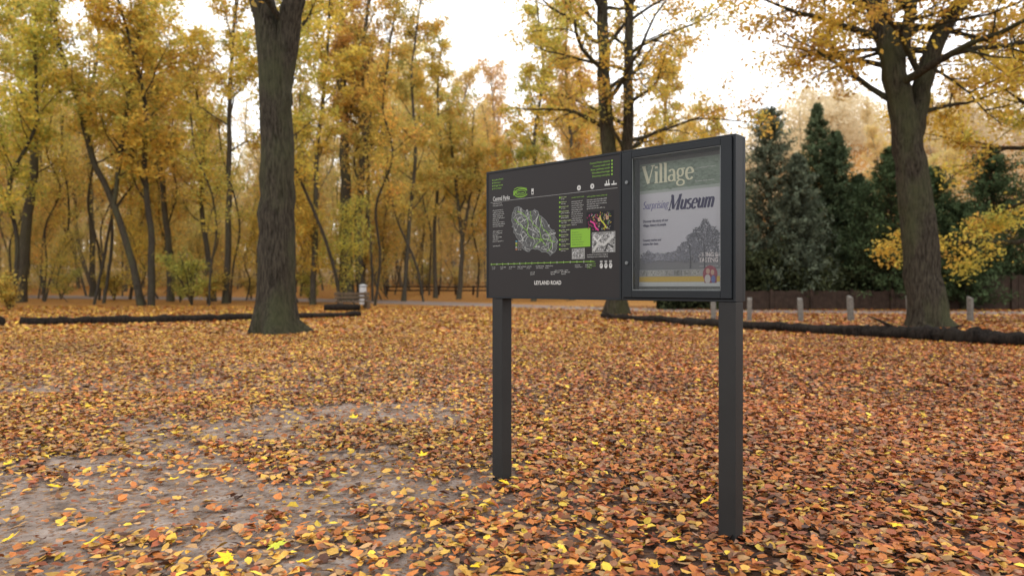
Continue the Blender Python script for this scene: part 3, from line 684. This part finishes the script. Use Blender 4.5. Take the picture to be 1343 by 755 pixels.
for P in ([(.30,.61),(.36,.585),(.40,.53),(.39,.47),(.43,.42),(.52,.40),(.56,.36)],[(.42,.60),(.44,.52),(.50,.47),(.52,.40)],[(.50,.56),(.53,.48),(.58,.44),(.61,.36),(.57,.32)],[(.27,.56),(.32,.52),(.39,.47)],[(.45,.35),(.49,.38),(.52,.40),(.64,.38)]):
    q=resample(np.c_[P,np.zeros(len(P))],30)[:,:2]; q=q+r.randn(30,2)*.0016; art.rib(q,.0042,GR,3)
for (x,y,w,h) in [(.33,.55,.025,.018),(.46,.50,.02,.03),(.56,.42,.03,.02),(.36,.44,.02,.02),(.60,.35,.02,.03)]: art.rib(arc(x,y,w,h,0,360,12)+r.randn(12,2)*.002,.003,(.4,.4,.38),4)
for i in range(5): art.rect(.285,.29+.012,.40-i*.014-.003,.40-i*.014+.003,[(.1,.35,.5),(.55,.5,.1),GR,WH,(.5,.2,.1)][i],5) ; txt(words[i+4]+' path',.305,.396-i*.014,.010,WH,.0001)
for i in range(12):
    v=.672-i*.031; art.rect(.672,.684,v-.006,v+.006,GR); txt(' '.join(words[(i*3+k)%38] for k in range(2)),.688,v-.003,.0135,(.40,.48,.22),.0006); txt(words[(i*7)%38]+' '+words[(i*5)%38],.688,v-.014,.010,WH,.0006)
block(.775,.885,.672,.645,.012,GR); block(.775,.885,.645,.47,.011); block(.898,1.095,.668,.65,.013,GR); block(.898,1.095,.645,.565,.011)
for (x) in (.835,.94): art.rib(arc(x,.722,.010,.012,0,360,14),.011,WH)
art.rect(1.035,1.075,.715,.728,WH);art.rect(1.045,1.052,.72,.745,WH);art.rect(1.062,1.068,.72,.752,WH);art.rect(1.085,1.125,.715,.724,WH);art.rect(1.10,1.106,.72,.74,WH)
art.rect(.895,1.102,.435,.56,(.006,.006,.008))
for i in range(110):
    x=r.uniform(.90,1.08);y=r.uniform(.44,.545); cpal=[(.40,.03,.16),(.35,.05,.12),(.45,.33,.05),(.10,.25,.03),(.4,.4,.4)]
    j=int(np.clip((x-.9)*22+r.randn()*1.2,0,4)); c=np.array(cpal[j])*r.uniform(.4,1.1); a=r.rand()*3
    art.rib(ln((x,y),(x+.010*cos(a),y+.010*sin(a)+.002)),.004,c,2)
art.rib(resample([(.925,.50,0),(.955,.485,0),(.965,.46,0),(.99,.44,0)],10)[:,:2],.010,(.55,.05,.22),3); art.rib(resample([(1.0,.53,0),(1.01,.50,0),(1.03,.48,0),(1.05,.45,0)],10)[:,:2],.009,(.40,.42,.05),3)
art.rib(arc(.995,.508,.007,.009,0,360,10),.009,(.45,.28,.18),3); art.rib(arc(1.055,.515,.007,.009,0,360,10),.009,(.40,.25,.16),3)
art.rect(.768,.925,.34,.458,GR); 
for i in range(6): txt(' '.join(words[(i*4+k)%38] for k in range(3))[:18],.777,.433-i*.016,.0125,(.05,.10,.02),.0004)
art.rect(.938,1.115,.298,.428,(.22,.22,.21))
for i in range(220):
    x=r.uniform(.942,1.105);y=r.uniform(.302,.42); g=r.choice([.5,.4,.12,.05]); a=r.rand()*3; art.rib(ln((x,y),(x+.012*cos(a),y+.006*sin(a)+.001)),.005,(g,g,g),2)
art.rib(ln((.95,.31),(.99,.36),(1.03,.345),(1.10,.40)),.018,(.42,.42,.40),3); art.rib(ln((.95,.40),(.98,.37),(1.01,.40)),.014,(.5,.5,.48),3); art.rib(ln((1.04,.31),(1.06,.35),(1.10,.33)),.012,(.04,.04,.04),3)
art.rect(.778,.882,.262,.332,(.25,.25,.24))
for i in range(90):
    x=r.uniform(.782,.872);y=r.uniform(.266,.326); g=r.choice([.5,.15,.05]); art.rib(ln((x,y),(x+.006,y+.006)),.0035,(g,g,g),2)
block(.90,1.11,.295,.262,.011); block(.90,.985,.25,.19,.0105,GR)
for x in (1.01,1.045,1.08): art.blob(arc(x,.215,.012,.017,0,342,20),WH); art.rect(x-.010,x+.010,.235,.248,(.3,.3,.29),1); art.rib(ln((x-.006,.215),(x+.006,.222)),.005,(.1,.1,.1),2)
art.rect(.04,.95,.2425,.2465,GR)
for i in range(17):
    x=.05+i*.055; art.rect(x-.0015,x+.0015,.237,.2525,WH,1); 
    if i%2==0 or i in(7,9): art.rib(arc(x,.2447,.003,.003,0,360,8),.004,GR,2)
for i in range(11):
    x=.055+i*.083; dv=(.032 if 6<i<9 else 0); txt(words[(i*3)%20]+' '+words[(i*5)%20],x,.220-dv,.0115,WH,.0006); txt(words[(i*2)%20]+' '+words[(i*7)%20],x,.208-dv,.010,WH,.0006)
for x in (.42,.60,.69): txt('park hall',x,.178,.012,WH,.0006); txt('opened',x,.165,.012,WH,.0006)
txt('LEYLAND ROAD',.573,.098,.037,(.62,.61,.58),.0004,'CENTER',bold=.0006,sx=.86,name='road_name')
art.mb.obj('map_artwork',[M_PRINT],(),sg)

# poster inside the case
pe=bpy.data.objects.new('poster',None); scene.collection.objects.link(pe); pe.parent=sg; pe.location=(-.030,0,0); PAR=pe
PY=.0868; po=Art(PY); p0,p1=1.268,1.800; q0,q1=.085,.832
po.rect(p0,p1,q0,q1,(.50,.49,.50))
po.rect(p0,p1,.668,q1,(.22,.26,.21),1)
po.rect(p0,p1,.652,.667,(.36,.39,.36),1)
r=rs(31)
for i in range(700):
    x=r.uniform(p0,p1-.03);y=r.uniform(.672,.822); g=r.uniform(.7,1.2); po.rib(ln((x,y),(x+.02,y+r.uniform(-.006,.006))),.010,(.20*g,.245*g,.19*g),2)
for i in range(12): 
    k=i/11.; po.rect(p0,p1,.618-i*.03,.648-i*.03-.0003,(.56-.06*k,.54-.06*k,.58-.05*k),1)
serif(po,'Village',1.288,.712,.150,(.70,.66,.48),.14,.04,0,3,.86)
txt('COMMUNITY NEWS',1.655,.765,.0125,(.6,.6,.55),PY-.004); txt('Autumn issue twelve',1.640,.690,.014,(.6,.6,.55),PY-.004)
NV=(.035,.03,.085)
serif(po,'Surprising',1.288,.558,.062,(.10,.09,.26),.10,.05,.25,3,.70)
serif(po,'Museum',1.462,.540,.124,NV,.15,.05,.25,3,.66)
txt('Discover the story of our',1.292,.475,.022,NV,PY-.004,bold=.0006,sx=.75); txt('village, history & people',1.292,.450,.022,NV,PY-.004,bold=.0006,sx=.75)
txt('Country market and',1.292,.360,.021,NV,PY-.004,bold=.0005,sx=.72); txt('autumn fair dates',1.292,.337,.021,NV,PY-.004,bold=.0005,sx=.72)
po.rect(p0,p1,.185,.258,(.17,.165,.175),2)
def crown(cx,cy,rx,ry,n,g0):
    for i in range(n):
        a=r.rand()*6.28; q=math.sqrt(r.rand())*(1+.12*math.sin(a*5)+.1*math.sin(a*9)); x=cx+q*rx*cos(a); y=cy+q*ry*sin(a)
        if not(p0+.008<x<p1-.012): continue
        if y<.19 : continue
        g=g0*r.uniform(.5,1.9); b=r.rand()*3; po.rib(ln((x,y),(x+.007*cos(b),y+.007*sin(b)+.001)),.0035,(g,g*.98,g*1.15),3)
crown(1.70,.34,.10,.11,2200,.11); crown(1.61,.29,.08,.065,900,.14); crown(1.40,.258,.12,.022,600,.22); crown(1.52,.26,.10,.03,550,.16); crown(1.33,.26,.05,.035,300,.15)
for x in (1.70,1.61): po.rib(ln((x,.19),(x+.002,.25),(x-.004,.33)),.006,(.06,.06,.07),4)
txt('SWING &\nTASTING',1.782,.255,.036,(.66,.58,.58),PY-.0045,'RIGHT',bold=.001,sx=.8,sp_=.85)
txt('saturday market hall',1.782,.198,.014,(.5,.48,.48),PY-.0045,'RIGHT')
po.rect(p0,p1,.145,.184,(.30,.30,.30),2)
for i in range(7):
    x=p0+.004+i*.058; g=r.uniform(.15,.45); po.rect(x,x+.054,.148,.181,(g,g*.95,g*.9),3)
    for k in range(40): a=x+r.uniform(.002,.047); b=.15+r.rand()*.026; g=r.choice([.45,.08,.25,.15]); po.rect(a,a+.004,b,b+.004,(g,g,g*.9),4)
po.rect(p0,p1,.112,.144,(.52,.34,.05),2); po.rect(p0,p1,q0,.111,(.48,.48,.47),2)
txt('www.village-news  events every weekend',1.29,.121,.016,(.25,.12,.02),PY-.004)
po.blob(arc(1.735,.155,.045,.05,0,342,20),(.26,.05,.07),5); po.rect(1.70,1.775,.105,.15,(.20,.04,.06),5); po.blob(arc(1.722,.172,.012,.016,0,342,20),(.45,.29,.22),6); po.blob(arc(1.750,.166,.011,.015,0,342,20),(.45,.29,.22),6); po.blob(arc(1.720,.128,.018,.026,0,342,20),(.48,.43,.42),6); po.blob(arc(1.755,.126,.013,.022,0,342,20),(.1,.12,.3),6)
po.mb.obj('poster_sheet',[M_PRINT],(),pe)

# ------------------------------------------------------------------ light, world, camera
w=bpy.data.worlds.new('World'); scene.world=w; w.use_nodes=True; nt=w.node_tree; bg=nt.nodes['Background']
sky=nt.nodes.new('ShaderNodeTexSky'); sky.sky_type='NISHITA'; sky.sun_disc=False
EL=50; AZ=25
sky.sun_elevation=math.radians(EL); sky.sun_rotation=math.radians(AZ); sky.dust_density=4
mx=nt.nodes.new('ShaderNodeMixRGB'); mx.inputs[0].default_value=.9; mx.inputs[2].default_value=(13.2,13.2,13.3,1)
nt.links.new(sky.outputs[0],mx.inputs[1]); nt.links.new(mx.outputs[0],bg.inputs[0]); bg.inputs[1].default_value=.15
sl=bpy.data.lights.new('sun','SUN'); sl.energy=.6; sl.angle=math.radians(40); sl.color=(1,.97,.92)
so=bpy.data.objects.new('sun',sl); scene.collection.objects.link(so)
d=Vector((math.sin(math.radians(AZ))*math.cos(math.radians(EL)),math.cos(math.radians(AZ))*math.cos(math.radians(EL)),math.sin(math.radians(EL))))
so.rotation_euler=d.to_track_quat('Z','Y').to_euler()
cam=bpy.data.cameras.new('camera'); co=bpy.data.objects.new('camera',cam); scene.collection.objects.link(co)
co.location=(0,0,CH); co.rotation_euler=(math.radians(90-.1),0,0); cam.lens=36*F/1343; cam.sensor_width=36; cam.clip_end=3000; cam.clip_start=.05
cam.dof.use_dof=True; cam.dof.focus_distance=4.3; cam.dof.aperture_fstop=1.6
scene.camera=co
scene.view_settings.view_transform='Standard'; scene.view_settings.look='None'; scene.view_settings.exposure=0
